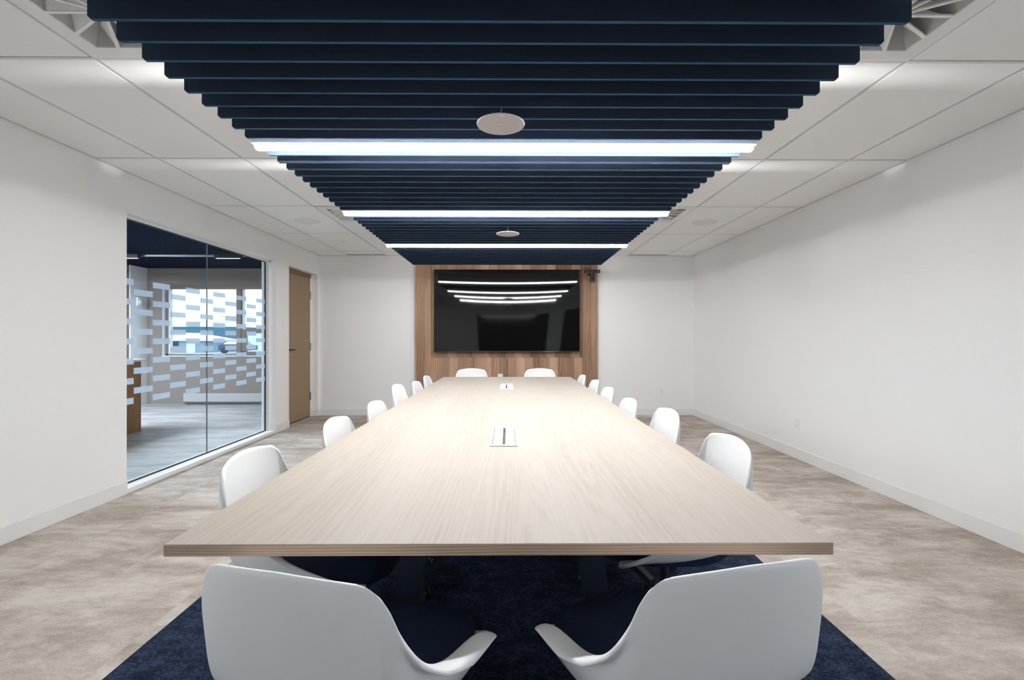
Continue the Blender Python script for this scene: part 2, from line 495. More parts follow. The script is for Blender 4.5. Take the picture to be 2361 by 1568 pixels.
for y0, y1 in ((Y0W + .03, YM - .003), (YM + .003, Y1W - .04)):
    b = bm_new(); box(b, XG - .004, XG + .004, y0, y1, ZG0, ZG1)
    g = obj('glass_pane', b, 'glass', w1)
    b = bm_new()
    for k in range(11):
        c0 = 3.69 + .2085 * k; c1 = c0 + .207
        for i in range(7 if k % 2 == 0 else 6):
            zt = (1.690 if k % 2 == 0 else 1.609) - .1615 * i
            a0, a1 = max(c0, y0), min(c1, y1)
            if a1 - a0 > .01:
                box(b, XG + .0045, XG + .0055, a0, a1, zt - .05, zt)
    obj('frosted_film', b, 'film', g)
b = bm_new(); box(b, XG - .005, XG + .005, YM - .003, YM + .003, ZG0, ZG1)
obj('glass_joint', b, 'joint', w1)

# ---- door in the left wall
d1 = bpy.data.objects.new('door_1', None); COL.objects.link(d1); d1['kind'] = 'structure'
XD = XL - .095
b = bm_new()
box(b, XD - .045, XD, Y0D + .003, Y1D - .045, .012, 2.125, bev=.002)
obj('door_leaf', b, 'door', d1)
b = bm_new()
box(b, XD - .05, XD + .012, Y0D, Y1D - .03, 2.128, 2.185)
obj('frame_header', b, 'doorframe', d1)
b = bm_new()
box(b, XD - .05, XD + .004, Y1D - .042, Y1D, 0, 2.185)
obj('frame_jamb', b, 'trim', d1)
b = bm_new()
box(b, XD - .04, XD - .005, Y0D, Y1D - .04, 0, .012)
obj('threshold', b, 'gasket', d1)
for z in (.32, 1.07, 1.86):
    b = bm_new(); cyl(b, (XD + .008, Y1D - .043, z - .06), (XD + .008, Y1D - .043, z + .06), .009, seg=12)
    box(b, XD, XD + .004, Y1D - .062, Y1D - .028, z - .055, z + .055)
    obj('hinge', b, 'steel', d1, smooth=True)
b = bm_new()
cyl(b, (XD, Y0D + .10, 1.045), (XD + .010, Y0D + .10, 1.045), .027, seg=24)
cyl(b, (XD + .010, Y0D + .10, 1.045), (XD + .055, Y0D + .10, 1.045), .010, seg=12)
box(b, XD + .043, XD + .058, Y0D + .09, Y0D + .30, 1.035, 1.055, bev=.005)
obj('door_handle', b, 'blackm', d1, smooth=True)
b = bm_new(); cyl(b, (XD, Y0D + .10, 1.19), (XD + .014, Y0D + .10, 1.19), .024, seg=24)
obj('deadbolt', b, 'blackm', d1, smooth=True)

# ---- wall behind the camera: dark glazing and a dark door (seen in the screen's reflection)
b = bm_new(); box(b, -1.10, 1.38, YR, YR + .02, .02, 1.98)
struct('window_3', b, 'darkglass')
b = bm_new(); box(b, 1.92, 2.80, YR, YR + .03, .0, 2.02)
struct('door_2', b, 'reardoor')

# ================================================================== ADJOINING ROOM
sbox('floor_adjoining', 'lvt', -9.2, XLO + .04, 1.0, YF2 + .2, -.10, 0.0)
b = bm_new()
WX0, WX1, WZ0, WZ1 = -6.34, -3.75, .876, 2.16
box(b, -6.62, WX0, YF2, YF2 + .2, 0, 2.49); box(b, WX1, XLO, YF2, YF2 + .2, 0, 2.49)
box(b, WX0, WX1, YF2, YF2 + .2, 0, WZ0); box(b, WX0, WX1, YF2, YF2 + .2, WZ1, 2.49)
struct('wall_far', b, 'taupe')
b = bm_new(); box(b, -9.2, -6.64, 8.33, YF2 + .2, 0, 2.49)
struct('wall_alcove', b, 'brownwall')
sbox('wall_return', 'wall', -6.64, -6.62, 8.33, YF2, 0, 2.49)  # white paint stands in for window light falling on this return
sbox('wall_outer', 'taupe', -9.35, -9.2, 1.0, 8.4, 0, 2.49)
sbox('wall_near', 'taupe', -9.35, XLO, .85, 1.0, 0, 2.49)
sbox('wall_partition', 'taupe', XLO, XLO + .12, YB + .15, YF2 + .2, 0, 2.49)
sbox('ceiling_adjoining', 'blueceil', -9.35, XLO, .85, YF2 + .2, 2.485, 2.60)
# window to the outside
w2 = bpy.data.objects.new('window_2', None); COL.objects.link(w2); w2['kind'] = 'structure'
b = bm_new()
yw0, yw1 = YF2 + .07, YF2 + .15
box(b, WX0, WX0 + .05, yw0, yw1, WZ0, WZ1); box(b, WX1 - .05, WX1, yw0, yw1, WZ0, WZ1)
box(b, WX0, WX1, yw0, yw1, WZ0, WZ0 + .035); box(b, WX0, WX1, yw0, yw1, WZ1 - .04, WZ1)
box(b, -5.025, -4.94, yw0 - .02, yw1, WZ0, WZ1)
box(b, -4.94, WX1, yw0 - .01, yw1, 1.30, 1.37)
box(b, -4.94, -4.87, yw0 - .01, yw1, WZ0, 1.30); box(b, -4.94, WX1, yw0 - .01, yw1, WZ0, WZ0 + .08)
box(b, WX0, WX1, YF2 - .01, YF2 + .02, 2.10, 2.16)
obj('window_frame', b, 'bronze', w2)
b = bm_new()
box(b, WX0, WX0 + .012, YF2 - .002, yw0, WZ0, WZ1)
box(b, WX0 + .05, WX0 + .085, yw0 + .01, yw1 - .01, WZ0 + .035, WZ1 - .04)
box(b, -4.94, -4.905, yw0 + .01, yw1 - .01, 1.37, WZ1 - .04)
box(b, WX0, WX1, YF2 - .02, yw0, WZ0 - .01, WZ0 + .008)
obj('window_sash', b, 'sash', w2)
b = bm_new(); box(b, WX0 + .05, WX1 - .05, YF2 + .11, YF2 + .115, WZ0 + .03, WZ1 - .03)
obj('glass_pane', b, 'wglass', w2)
# alcove openings in the far left wall (shelving niches in darker taupe) are plain wall here
# baseboard heater
h = thing('baseboard_heater', 'long grey baseboard heater under the window of the adjoining room', 'heater', (-4.9, YF2 - .04, 0))
b = bm_new(); box(b, -1.02, 1.1, -.03, .038, .045, .20, bev=.006); obj('heater_cover', b, 'heater', h)
b = bm_new()
box(b, -1.0, 1.08, -.024, .03, .01, .05)
obj('heater_grille', b, 'gap', h)
# reception counter
c = thing('reception_counter', 'oak reception counter with white top, seen through the glass at left', 'counter', (-5.08, 5.0, 0))
b = bm_new(); box(b, -.28, .30, -.9, 1.19, 0.0, .905); obj('counter_body', b, 'cwood', c)
b = bm_new(); box(b, -.32, .34, -.94, 1.23, .905, .935, bev=.003); obj('counter_top', b, 'cotop', c)
# small strobe on the alcove wall
a = thing('wall_alarm', 'small white device on the pale wall left of the outside window', 'alarm', (-6.62, 8.50, 1.86))
b = bm_new(); box(b, .0, .035, -.045, .045, -.075, .075, bev=.008); obj('alarm_body', b, 'white', a)
b = bm_new(); box(b, .035, .06, -.025, .025, -.04, .03, bev=.008); obj('alarm_lens', b, 'sash', a)
# track lights under the navy ceiling
tr = tag(obj('lighting_track', box(bm_new(), -7.5, -3.4, 6.985, 7.015, 2.405, 2.43), 'steel'),
         'thin metal lighting track crossing the navy ceiling beyond the glass', 'lighting track')
for xa, xb, lab in ((-6.05, -5.38, 'black linear track light near the left edge of the glass partition'), (-4.28, -3.90, 'black linear track light seen right of the glass joint')):
    t = thing('track_light', lab, 'light', ((xa + xb) / 2, 6.93, 2.40), group='track lights in the adjoining room')
    l = (xb - xa) / 2
    b = bm_new(); box(b, -l, l, -.025, .025, -.03, .03, bev=.004); obj('light_housing', b, 'black', t)
    b = bm_new(); box(b, -l + .02, l - .02, -.015, .015, -.036, -.030)
    obj('light_lens', b, emit('track lamp', (1, .96, .9), 0.5) if 'track lamp' not in bpy.data.materials else bpy.data.materials['track lamp'], t)
    b = bm_new(); box(b, -.04, .04, .025, .06, .0, .03); obj('track_adapter', b, 'black', t)
# unseen area light added to brighten the adjoining room
ad = bpy.data.lights.new('office_fill_light', 'AREA'); ad.energy = 300; ad.size = 1.6; ad.color = (0.86, 0.93, 1.0)
ao = bpy.data.objects.new('office_fill_light', ad); COL.objects.link(ao); ao.location = (-6.4, 5.2, 2.46)

# ================================================================== OUTSIDE
b = bm_new(); box(b, -140, 100, -60, 200, -.5, -.3); struct('ground', b, 'asphalt')
def at(x, y, d):
    return ((x - 1173) * d / F_PX, d, CAM_H + (779 - y) * d / F_PX)
# teal warehouse
p0, p1 = at(330, 751, 75), at(546, 751, 75)
t = thing('warehouse', 'long dark teal metal building outside the window', 'building', ((p0[0] + p1[0]) / 2, 80, -.3))
w = (p1[0] - p0[0]) / 2
b = bm_new(); box(b, -w, w, -5, 5, 0, p0[2] + .1); obj('wall', b, 'teal', t)
b = bm_new(); box(b, -w - .2, w + .2, -5.2, 5.2, p0[2] + .1, p0[2] + .3); obj('roof', b, 'paleroof', t)
# grey house with pale hipped roof
p0, p1 = at(360, 786, 48), at(446, 786, 48)
t = thing('house', 'low blue grey house with pale sloping roof, outside the window', 'building', ((p0[0] + p1[0]) / 2, 51, -.3))
w = (p1[0] - p0[0]) / 2
zh = p0[2] + .3
b = bm_new(); box(b, -w, w + 1.2, -3, 3, 0, zh); obj('wall', b, 'bluegrey', t)
b = bm_new(); prism(b, [(-w - .3, -3.3, zh), (w + 1.6, -3.3, zh), (-w + .6, -3.3, zh + .85), (-w - .3, -3.3, zh + .85)], (0, 6.6, 0)); obj('roof', b, 'paleroof', t)
b = bm_new(); box(b, w - .55, w + .35, -3.05, -3, 0, zh - .1); obj('door', b, 'palewall', t)
b = bm_new(); box(b, w - 2.0, w - 1.35, -3.05, -3, .7, 1.15); obj('window', b, 'darkglass', t)
# second lower building with small windows
p0, p1 = at(446, 792, 58), at(522, 792, 58)
t = thing('shed', 'grey outbuilding with two small windows beside the teal building', 'building', ((p0[0] + p1[0]) / 2, 60, -.3))
w = (p1[0] - p0[0]) / 2; zh = at(446, 785, 58)[2] + .3
b = bm_new(); box(b, -w, w, -2, 2, 0, zh); obj('wall', b, 'bluegrey', t)
for k in (.1, .95):
    b = bm_new(); box(b, k * w - .75, k * w - .15, -2.06, -2, .5, 1.15); f = obj('window', b, 'palewall', t)
    b = bm_new(); box(b, k * w - .62, k * w - .28, -2.08, -2.06, .62, 1.03); obj('pane', b, 'darkglass', f)
# pale building in the right sash
p0, p1 = at(556, 766, 52), at(640, 766, 52)
t = thing('garage', 'pale garage building seen through the right window sash', 'building', ((p0[0] + p1[0]) / 2, 55, -.3))
w = (p1[0] - p0[0]) / 2; zh = p0[2] + .3
b = bm_new(); box(b, -w, w, -3, 3, 0, zh); obj('wall', b, 'palewall', t)
b = bm_new(); box(b, -w - .2, w + .2, -3.2, 3.2, zh, zh + .18); obj('roof', b, 'teal', t)
# parked car
p0 = at(552, 815, 47)
t = thing('car', 'dark blue car parked outside the window', 'car', (p0[0], 47, -.3))
b = bm_new(); prism(b, [(-1.5, -.8, .3), (1.5, -.8, .3), (1.5, -.8, .75), (.9, -.8, .85), (.5, -.8, 1.25), (-.7, -.8, 1.25), (-1.2, -.8, .85), (-1.5, -.8, .8)], (0, 1.6, 0)); obj('car_body', b, 'carblue', t)
b = bm_new(); prism(b, [(-1.0, -.82, .88), (.75, -.82, .88), (.42, -.82, 1.19), (-.62, -.82, 1.19)], (0, .02, 0)); obj('car_window', b, 'paleroof', t)
for x in (-.95, .95):
    b = bm_new(); cyl(b, (x, -.83, .3), (x, -.6, .3), .3); obj('wheel', b, 'black', t)
# hill on the horizon
b = bm_new()
lathe(b, [(42, -2), (30, 5), (18, 9), (6, 11.3), (0, 11.6)], (-97, 190, 0), seg=48)
struct('hills', b, 'hill', smooth=60)
# overhead wires
for k, (ya, yb) in enumerate(((722, 730), (741, 738))):
    A, B = at(330, ya, 30), at(640, yb, 30)
    pts = [(A[0] + (B[0] - A[0]) * q / 12, 30, A[2] + (B[2] - A[2]) * q / 12 - .25 * math.sin(math.pi * q / 12) * .3) for q in range(13)]
    tag(obj('overhead_wire', tube(bm_new(), pts, .014, 6), 'steel'),
        ('upper thin overhead wire' if k == 0 else 'lower thin overhead wire') + ' crossing the white sky outside', 'wire', 'overhead wires')

# ================================================================== CEILING FEATURE
PITCH = .1025
Y_S0 = 1.381
XS0, XS1 = -1.222, 1.182
SH, ST = .135, .0115
RAILX = (-.955, -.02, .915)
LIGHTS = (9, 21, 33, 46)
def baffle_mesh():
    ch = .009
    zr = .066
    p = [(XS0, 0, ch), (XS0 + ch, 0, 0), (XS1 - ch, 0, 0), (XS1, 0, ch), (XS1, 0, SH)]
    for x in reversed(RAILX):
        p += [(x + .0135, 0, SH), (x + .0135, 0, zr), (x - .0135, 0, zr), (x - .0135, 0, SH)]
    p += [(XS0, 0, SH)]
    b = bm_new(); prism(b, p, (0, ST, 0))
    return b
first = None
grp = 'navy felt baffles hanging under the ceiling'
for k in range(-2, 46):
    if k in LIGHTS: continue
    o = obj('ceiling_baffle', baffle_mesh(), ['felt', 'feltbottom']) if first is None else first.copy()
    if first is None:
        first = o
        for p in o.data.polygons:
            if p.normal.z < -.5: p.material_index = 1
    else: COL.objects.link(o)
    o.location = (0, Y_S0 + PITCH * k, ZS)
    if k < 9: lab = 'navy felt ceiling baffle, %s one in front of the nearest light bar' % ORD[8 - k]
    elif k < 21: lab = 'navy felt ceiling baffle, %s one behind the nearest light bar' % ORD[k - 10]
    elif k < 33: lab = 'navy felt ceiling baffle, %s one behind the middle light bar' % ORD[k - 22]
    else: lab = 'navy felt ceiling baffle, %s one behind the third light bar from the camera' % ORD[k - 34]
    tag(o, lab, 'ceiling baffle', grp)
# rails that carry the baffles
for x, w_ in zip(RAILX, ('left', 'middle', 'right')):
    t = thing('suspension_rail', 'pale metal rail carrying the navy baffles, %s one of three' % w_, 'rail', (x, 0, 0), group='rails carrying the baffles')
    ya = Y_S0 - .33
    for k in LIGHTS:      # one length of rail up to each light bar
        yb = Y_S0 + PITCH * k - .04
        b = bm_new(); box(b, -.012, .012, ya, yb, ZS + .0665, ZS + .10); obj('rail', b, 'wire', t)
        ya = yb + .08
    for y in (1.43, 2.65, 3.88, 5.1):
        b = bm_new(); cyl(b, (0, y, ZS + .10), (0, y, ZC + .01), .004, seg=8); obj('hanger_rod', b, 'steel', t)
# light bars
lb = None
labs = ['glowing linear light bar among the baffles, nearest the camera', 'glowing linear light bar among the baffles, middle one of the three visible',
        'glowing linear light bar among the baffles, farthest of the three visible', 'linear light bar behind the last baffle by the screen wall, seen reflected in the screen']
for k, lab in zip(LIGHTS, labs):
    y = Y_S0 + PITCH * k
    if lb is None:
        t = thing('light_bar', lab, 'light', (0, y, ZS), group='linear light bars')
        b = bm_new(); box(b, -1.232, 1.195, -.023, .023, .012, .092, bev=.002)
        box(b, -1.232, 1.195, -.023, -.021, .092, .162); box(b, -1.232, 1.195, .021, .023, .092, .162); obj('light_housing', b, 'alu', t)  # thin sides raised to shield the added uplight
        for x in (-1.235, 1.195):
            b = bm_new(); box(b, x, x + .003, -.023, .023, .010, .188); obj('end_cap', b, 'alu', t)  # caps made tall to keep the added uplight off the walls
        b = bm_new(); box(b, -1.225, 1.188, -.019, .019, -.014, .012, bev=.007, seg=3); obj('light_diffuser', b, 'lamp', t)
        b = bm_new(); box(b, -.74, .70, -.0185, .0185, .092, .100); obj('added_uplight', b, 'upfill', t)  # added glowing strip, hidden above the baffles, brightens ceiling and walls
        b = bm_new(); box(b, .103, .106, -.0245, -.023, .012, .06); obj('housing_joint', b, 'white', t)
        for x in (-.7, .65):
            b = bm_new(); cyl(b, (x, 0, .112), (x, 0, ZC - ZS + .01), .002, seg=6); obj('suspension_cable', b, 'wire', t)
        lb = t
    else:
        t = copy_tree(lb); t.location = (0, y, ZS + (.044 if k == 46 else 0)); t['label'] = lab
        for ch in list(t.children):
            if ch.name.startswith('light_diffuser'):
                ch.material_slots[0].link = 'OBJECT'
                ch.material_slots[0].material = LAMPS[LIGHTS.index(k)]
            if k >= 33 and ch.name.startswith('added_uplight'):
                bpy.data.objects.remove(ch)       # the added uplight stays on the two near bars
# disc microphones
dk = None
for x, y, lab in ((-.033, 1.945, 'round grey ceiling microphone disc hanging in front of the nearest light bar'),
                  (-.008, 3.995, 'round grey ceiling microphone disc hanging between the two farther light bars')):
    if dk is None:
        t = thing('ceiling_microphone', lab, 'microphone', (x, y, ZS - .050), group='hanging microphone discs')
        b = bm_new(); lathe(b, [(0, 0), (.093, 0), (.0945, .002), (.085, .006), (.03, .010), (0, .011)], seg=56); obj('disc_body', b, 'disc', t, smooth=True)
        b = bm_new(); lathe(b, [(.0935, -.0008), (.0975, -.0005), (.0985, .003), (.094, .005), (.0935, .002), (.0935, -.0008)], seg=56); obj('disc_rim', b, 'discrim', t, smooth=True)
        b = bm_new(); lathe(b, [(.0165, -.0012), (.0195, -.0012), (.0195, .001), (.0165, .001), (.0165, -.0012)], seg=36); obj('indicator_ring', b, 'discring', t)
        b = bm_new(); box(b, -.001, .013, -.0855, -.080, -.0012, .001, bev=.0004, seg=1)
        box(b, .004, .006, -.080, -.0785, -.0012, .001); box(b, .0105, .012, -.080, -.0785, -.0012, .001)
        obj('badge', b, 'white', t)
        b = bm_new(); tube(b, [(-.002, .0, .009), (.0, .0, .05), (.008, .002, .085), (.012, .0, .2), (.01, 0, ZC - ZS + .06)], .0016, 8); obj('data_cable', b, 'wire', t, smooth=True)
        for s in ((-.016, 0), (.016, .0), (-.008, .006)):
            b = bm_new(); tube(b, [(s[0] * .6, s[1], .009), (s[0] * 1.6, s[1], .15), (s[0] * 1.6, s[1], ZC - ZS + .06)], .0006, 5); obj('hanging_wire', b, 'darkwire', t)
        dk = t
    else:
        t = copy_tree(dk); t.location = (x, y, ZS - .050); t['label'] = lab

# ================================================================== CEILING DEVICES
def make_vent(loc, label):
    t = thing('air_diffuser', label, 'air vent', (loc[0], loc[1], ZC), group='square swirl air diffusers')
    a, o_ = .300, .226     # half sizes: outer, opening
    b = bm_new()
    for s in ((-a, a, -a, -o_), (-a, a, o_, a), (-a, -o_, -o_, o_), (o_, a, -o_, o_)):
        box(b, s[0], s[1], s[2], s[3], -.002, .012)
    obj('diffuser_frame', b, 'vent', t)
    # sloping skirt inside the opening
    b = bm_new()
    i_ = .150; zt = .080
    q0 = [b.verts.new(v) for v in ((-o_, -o_, .004), (o_, -o_, .004), (o_, o_, .004), (-o_, o_, .004))]
    q1 = [b.verts.new(v) for v in ((-i_, -i_, zt), (i_, -i_, zt), (i_, i_, zt), (-i_, i_, zt))]
    for k in range(4): b.faces.new((q0[k], q0[(k + 1) % 4], q1[(k + 1) % 4], q1[k]))
    r = bmesh.ops.solidify(b, geom=b.faces[:], thickness=.002)
    obj('diffuser_skirt', b, 'vent', t)
    b = bm_new(); box(b, -.2, .2, -.2, .2, .085, .095)
    obj('plenum_plate', b, 'plenum', t)
    # twelve radial bars with one sloping blade each
    for k in range(12):
        an = k * math.pi / 6
        d = Vector((math.cos(an), math.sin(an), 0)); n = Vector((-d.y, d.x, 0))
        L_ = min(o_ / max(abs(d.x), abs(d.y)), 1) + .004
        p = [d * .02 - n * .0055, d * L_ - n * .0075, d * L_ + n * .0075, d * .02 + n * .0055]
        b = bm_new(); prism(b, [Vector((v.x, v.y, -.0015)) for v in p], (0, 0, .007))
        # blade rises from the bar's edge
        q = [p[3] + Vector((0, 0, .004)), p[2] * .96 + Vector((0, 0, .004)), p[2] * .80 + n * .045 + Vector((0, 0, .055)), d * .05 + n * .012 + Vector((0, 0, .055))]
        prism(b, q, (0, 0, .0015))
        obj('blade', b, 'vent', t)
    b = bm_new(); lathe(b, [(0, -.002), (.028, -.002), (.028, .01), (0, .012)], seg=24); obj('hub', b, 'vent', t)
    return t
for v, l in zip(VENTS, ('square swirl air diffuser in the ceiling, near left corner of the baffles', 'square swirl air diffuser in the ceiling, near right corner of the baffles',
                        'square swirl air diffuser left of the middle light bar', 'square swirl air diffuser right of the middle light bar')):
    make_vent(v, l)
for x, y, s in ((-2.215, 5.22, 'left'), (2.18, 5.235, 'right')):
    t = thing('ceiling_speaker', 'round flush white ceiling speaker on the %s side' % s, 'speaker', (x, y, ZC), group='round ceiling speakers')
    b = bm_new(); lathe(b, [(0, -.004), (.130, -.004), (.133, -.002), (.133, .004), (0, .004)], seg=56); obj('speaker_grille', b, 'grille', t)
    b = bm_new(); lathe(b, [(.133, -.005), (.142, -.004), (.145, .001), (.133, .002), (.133, -.005)], seg=56); obj('speaker_rim', b, 'white', t)
t = thing('smoke_detector', 'small white round smoke detector on the ceiling near the door', 'smoke detector', (-2.245, 6.34, ZC))
b = bm_new(); lathe(b, [(0, -.042), (.034, -.042), (.047, -.036), (.050, -.016), (0, -.016)], seg=32); obj('detector_body', b, 'white', t, smooth=True)
b = bm_new(); lathe(b, [(0, -.016), (.055, -.016), (.055, .002), (0, .002)], seg=32); obj('detector_base', b, 'white', t)
for x0, x1, s in ((-2.50, -1.92, 'left'), (1.875, 2.45, 'right')):
    t = thing('slot_diffuser', 'narrow slot air vent in the ceiling along the %s of the back wall' % s, 'air vent', ((x0 + x1) / 2, 7.31, ZC), group='slot vents by the back wall')
    l = (x1 - x0) / 2
    b = bm_new(); box(b, -l, l, -.05, -.035, -.004, .003); box(b, -l, l, .035, .05, -.004, .003); box(b, -l, l, -.006, .006, -.004, .003)
    obj('slot_frame', b, 'vent', t)
    b = bm_new(); box(b, -l, l, -.036, .036, -.0015, .0005); obj('slot', b, 'plenum', t)

# ================================================================== BACK WALL
PX0, PX1 = -1.447, 1.377
NX0, NX1, NZ0 = -1.203, 1.142, .907
yp = 7.335
t = thing('wood_wall_panel', 'warm oak plank panelling behind the television on the back wall', 'wall panel', (0, 0, 0))
b = bm_new(); box(b, PX0, NX0, yp, YB - .001, .0, ZC - .004, bev=.0015, seg=1); obj('side_board', b, 'panel', t)
b = bm_new(); box(b, NX1, PX1, yp, YB - .001, .0, ZC - .004, bev=.0015, seg=1); obj('side_board', b, 'panel', t)
b = bm_new(); box(b, NX0 + .002, NX1 - .002, yp, YB - .001, .0, NZ0, bev=.0015, seg=1); obj('lower_board', b, 'panel', t)
b = bm_new(); box(b, NX0, NX1, yp + .04, YB - .001, NZ0, ZC - .004); obj('niche_back', b, 'panel', t)
# television
TX0, TX1, TZ0, TZ1 = -1.147, 1.09, .997, 2.259
tv = thing('television', 'large black wall television with glossy dark screen', 'television', ((TX0 + TX1) / 2, 7.28, (TZ0 + TZ1) / 2))
hw, hh = (TX1 - TX0) / 2, (TZ1 - TZ0) / 2
b = bm_new(); box(b, -hw, hw, -.012, .035, -hh, hh, bev=.004); box(b, -hw, hw, -.040, -.012, -hh, -hh + .012); obj('tv_body', b, 'tvbez', tv)
b = bm_new(); box(b, -.5, .5, .035, .092, -.3, .3); obj('wall_bracket', b, 'black', tv)
b = bm_new()
nx, nz = 48, 28
vs = []
for i in range(nx + 1):
    for j in range(nz + 1):
        x = -hw + .006 + (2 * hw - .012) * i / nx; z = -hh + .014 + (2 * hh - .02) * j / nz
        u = x / hw
        vs.append(b.verts.new((x, -.0245 - .0075 * u * u * (z / hh), z)))   # real panels bow a little
for i in range(nx):
    for j in range(nz):
        q = lambda a, c: vs[a * (nz + 1) + c]
        b.faces.new((q(i, j), q(i + 1, j), q(i + 1, j + 1), q(i, j + 1)))
bmesh.ops.recalc_face_normals(b, faces=b.faces[:])
bmesh.ops.solidify(b, geom=b.faces[:], thickness=-.002)
obj('tv_screen', b, 'tvglass', tv, smooth=True)
b = bm_new(); box(b, .55, .80, -.0415, -.038, -hh + .003, -hh + .008); obj('bezel_strip', b, 'steel', tv)
# conference camera
cc = thing('conference_camera', 'black conference camera bar mounted right of the television top corner', 'camera', (1.270, 7.20, 2.22))
b = bm_new(); box(b, -.117, .117, -.04, .03, -.022, .026, bev=.012, seg=3); obj('camera_bar', b, 'black', cc, smooth=True)
b = bm_new(); box(b, -.105, .105, -.030, .02, -.032, -.022, bev=.004); obj('lower_trim', b, 'steel', cc)
b = bm_new(); cyl(b, (0, -.01, -.155), (0, -.01, -.032), .036, seg=32); obj('camera_body', b, 'black', cc, smooth=True)
b = bm_new(); cyl(b, (0, -.05, -.11), (0, -.044, -.11), .014, seg=20); obj('lens', b, 'darkglass', cc, smooth=True)
b = bm_new(); cyl(b, (.088, -.043, .004), (.088, -.040, .004), .006, seg=12); obj('indicator', b, 'red', cc)
b = bm_new(); box(b, -.03, .03, .03, .134, -.015, .015); box(b, -.05, .05, .126, .135, -.045, .045); obj('wall_mount', b, 'black', cc)
b = bm_new(); tube(b, [(-.02, .02, .02), (-.03, .04, .045), (-.06, .06, .068), (-.09, .07, .066), (-.13, .08, .04), (-.175, .10, .025)], .0045, 8); obj('cable', b, 'black', cc, smooth=True)

def outlet(name, label, cat, loc, rz, w=.07, h=.115, kind='outlet'):
    t = thing(name, label, cat, loc, rz, None)
    b = bm_new(); box(b, -w / 2, w / 2, -.007, 0, -h / 2, h / 2, bev=.0025); obj('cover_plate', b, 'white', t)
    if kind == 'outlet':
        for z in (-.024, .024):
            b = bm_new(); cyl(b, (0, -.0095, z), (0, -.006, z), .0165, seg=24); s = obj('socket', b, 'white', t)
            b = bm_new()
            box(b, -.008, -.006, -.0103, -.0085, z - .001, z + .008); box(b, .006, .008, -.0103, -.0085, z - .001, z + .008)
            cyl(b, (0, -.0103, z - .008), (0, -.0085, z - .008), .0027, seg=10)
            obj('slots', b, 'gap', s)
    elif kind == 'switch':
        b = bm_new(); box(b, -.0165, .0165, -.011, -.006, -.033, .033, bev=.002); obj('rocker', b, 'white', t)
    return t
outlet('wall_outlet', 'white wall outlet on the back wall right of the wood panel', 'outlet', (2.397, YB, .348), 0)
outlet('wall_outlet', 'white wall outlet on the right wall', 'outlet', (XR, 4.726, .354), R(-90))
outlet('wall_outlet', 'white outlet plate on the wood panel just above the far table edge', 'outlet', (-.131, yp, .595), 0, w=.075)
outlet('light_switch', 'white light switch between the glass partition and the door', 'light switch', (XL, 6.20, 1.368), R(90), kind='switch')

# ================================================================== FLOOR INLAY
b = bm_new(); box(b, -1.435, 1.365, .2, 6.35, .0, .004)
struct('floor_inlay', b, 'rug')

# ================================================================== TABLE
tb = thing('conference_table', 'long pale wood conference table with thick brown edge', 'table', (0, 0, 0))
TXa, TXb = -.785, .745
ys = [1.081, 2.241, 3.377, 4.583, 5.703]
TT = .0275
for y0, y1 in zip(ys, ys[1:]):
    b = bm_new(); box(b, TXa, TXb, y0 + .0001, y1 - .0001, ZT - TT, ZT, bev=.0012, seg=1)
    for f in b.faces:
        f.material_index = 0 if f.normal.z > .5 else 1
    obj('tabletop', b, ['table', 'tedge'], tb)
for y in ys[1:-1]:
    b = bm_new(); box(b, TXa + .001, TXb - .001, y - .0016, y + .0016, ZT - .004, ZT + .00025); obj('seam_strip', b, 'seam', tb)
for yl in (1.475, 3.37, 5.46):
    for s in (-1, 1):
        cx = -.02
        b = bm_new()
        prism(b, [(cx + s * .215, yl - .035, ZT - TT - .03), (cx + s * .290, yl - .035, ZT - TT - .03), (cx + s * .385, yl - .035, .006), (cx + s * .310, yl - .035, .006)], (0, .07, 0))
        obj('leg', b, 'navymet', tb)
    b = bm_new(); box(b, -.62, .58, yl - .035, yl + .035, ZT - TT - .03, ZT - TT); obj('crossbar', b, 'navymet', tb)
b = bm_new(); box(b, -.06, .02, 1.52, 5.42, ZT - TT - .09, ZT - TT - .03); obj('cable_tray', b, 'navymet', tb)
# power boxes let into the top
pb = None
for y0, y1, lab in ((2.047, 2.468, 'white flip lid power box in the table, nearer the camera'), (4.314, 4.797, 'white flip lid power box in the table, near the far end')):
    if pb is None:
        t = thing('power_box', lab, 'power box', (-.0215, (y0 + y1) / 2, ZT), group='power boxes in the table')
        l = (y1 - y0) / 2
        b = bm_new()
        box(b, -.061, -.052, -l, l, 0, .005, bev=.001, seg=1); box(b, .052, .061, -l, l, 0, .005, bev=.001, seg=1)
        box(b, -.052, .052, -l, -l + .018, 0, .005, bev=.001, seg=1); box(b, -.052, .052, l - .012, l, 0, .005, bev=.001, seg=1)
        obj('box_frame', b, 'white', t)
        for s in (-1, 1):
            b = bm_new(); box(b, min(s * .049, s * .0062), max(s * .049, s * .0062), -l + .02, l - .014, 0, .0045, bev=.001, seg=1); obj('lid', b, 'white', t)
        b = bm_new(); box(b, -.0515, .0515, -l + .0185, l - .0125, 0, .001); obj('cable_slot', b, 'black', t)
        b = bm_new()
        for k in range(3): box(b, -.0055, .0055, l - .045 - k * .03, l - .039 - k * .03, .001, .0035)
        obj('brush_strip', b, 'steel', t)
        pb = t
    else:
        t = copy_tree(pb); t.location = (-.0215, (y0 + y1) / 2, ZT); t['label'] = lab
        t.scale = (1, (y1 - y0) / .421, 1)

# ================================================================== CHAIRS
def bez(P, t):
    P = [Vector(p) for p in P]
    while len(P) > 1:
        P = [P[i].lerp(P[i + 1], t) for i in range(len(P) - 1)]
    return P[0]

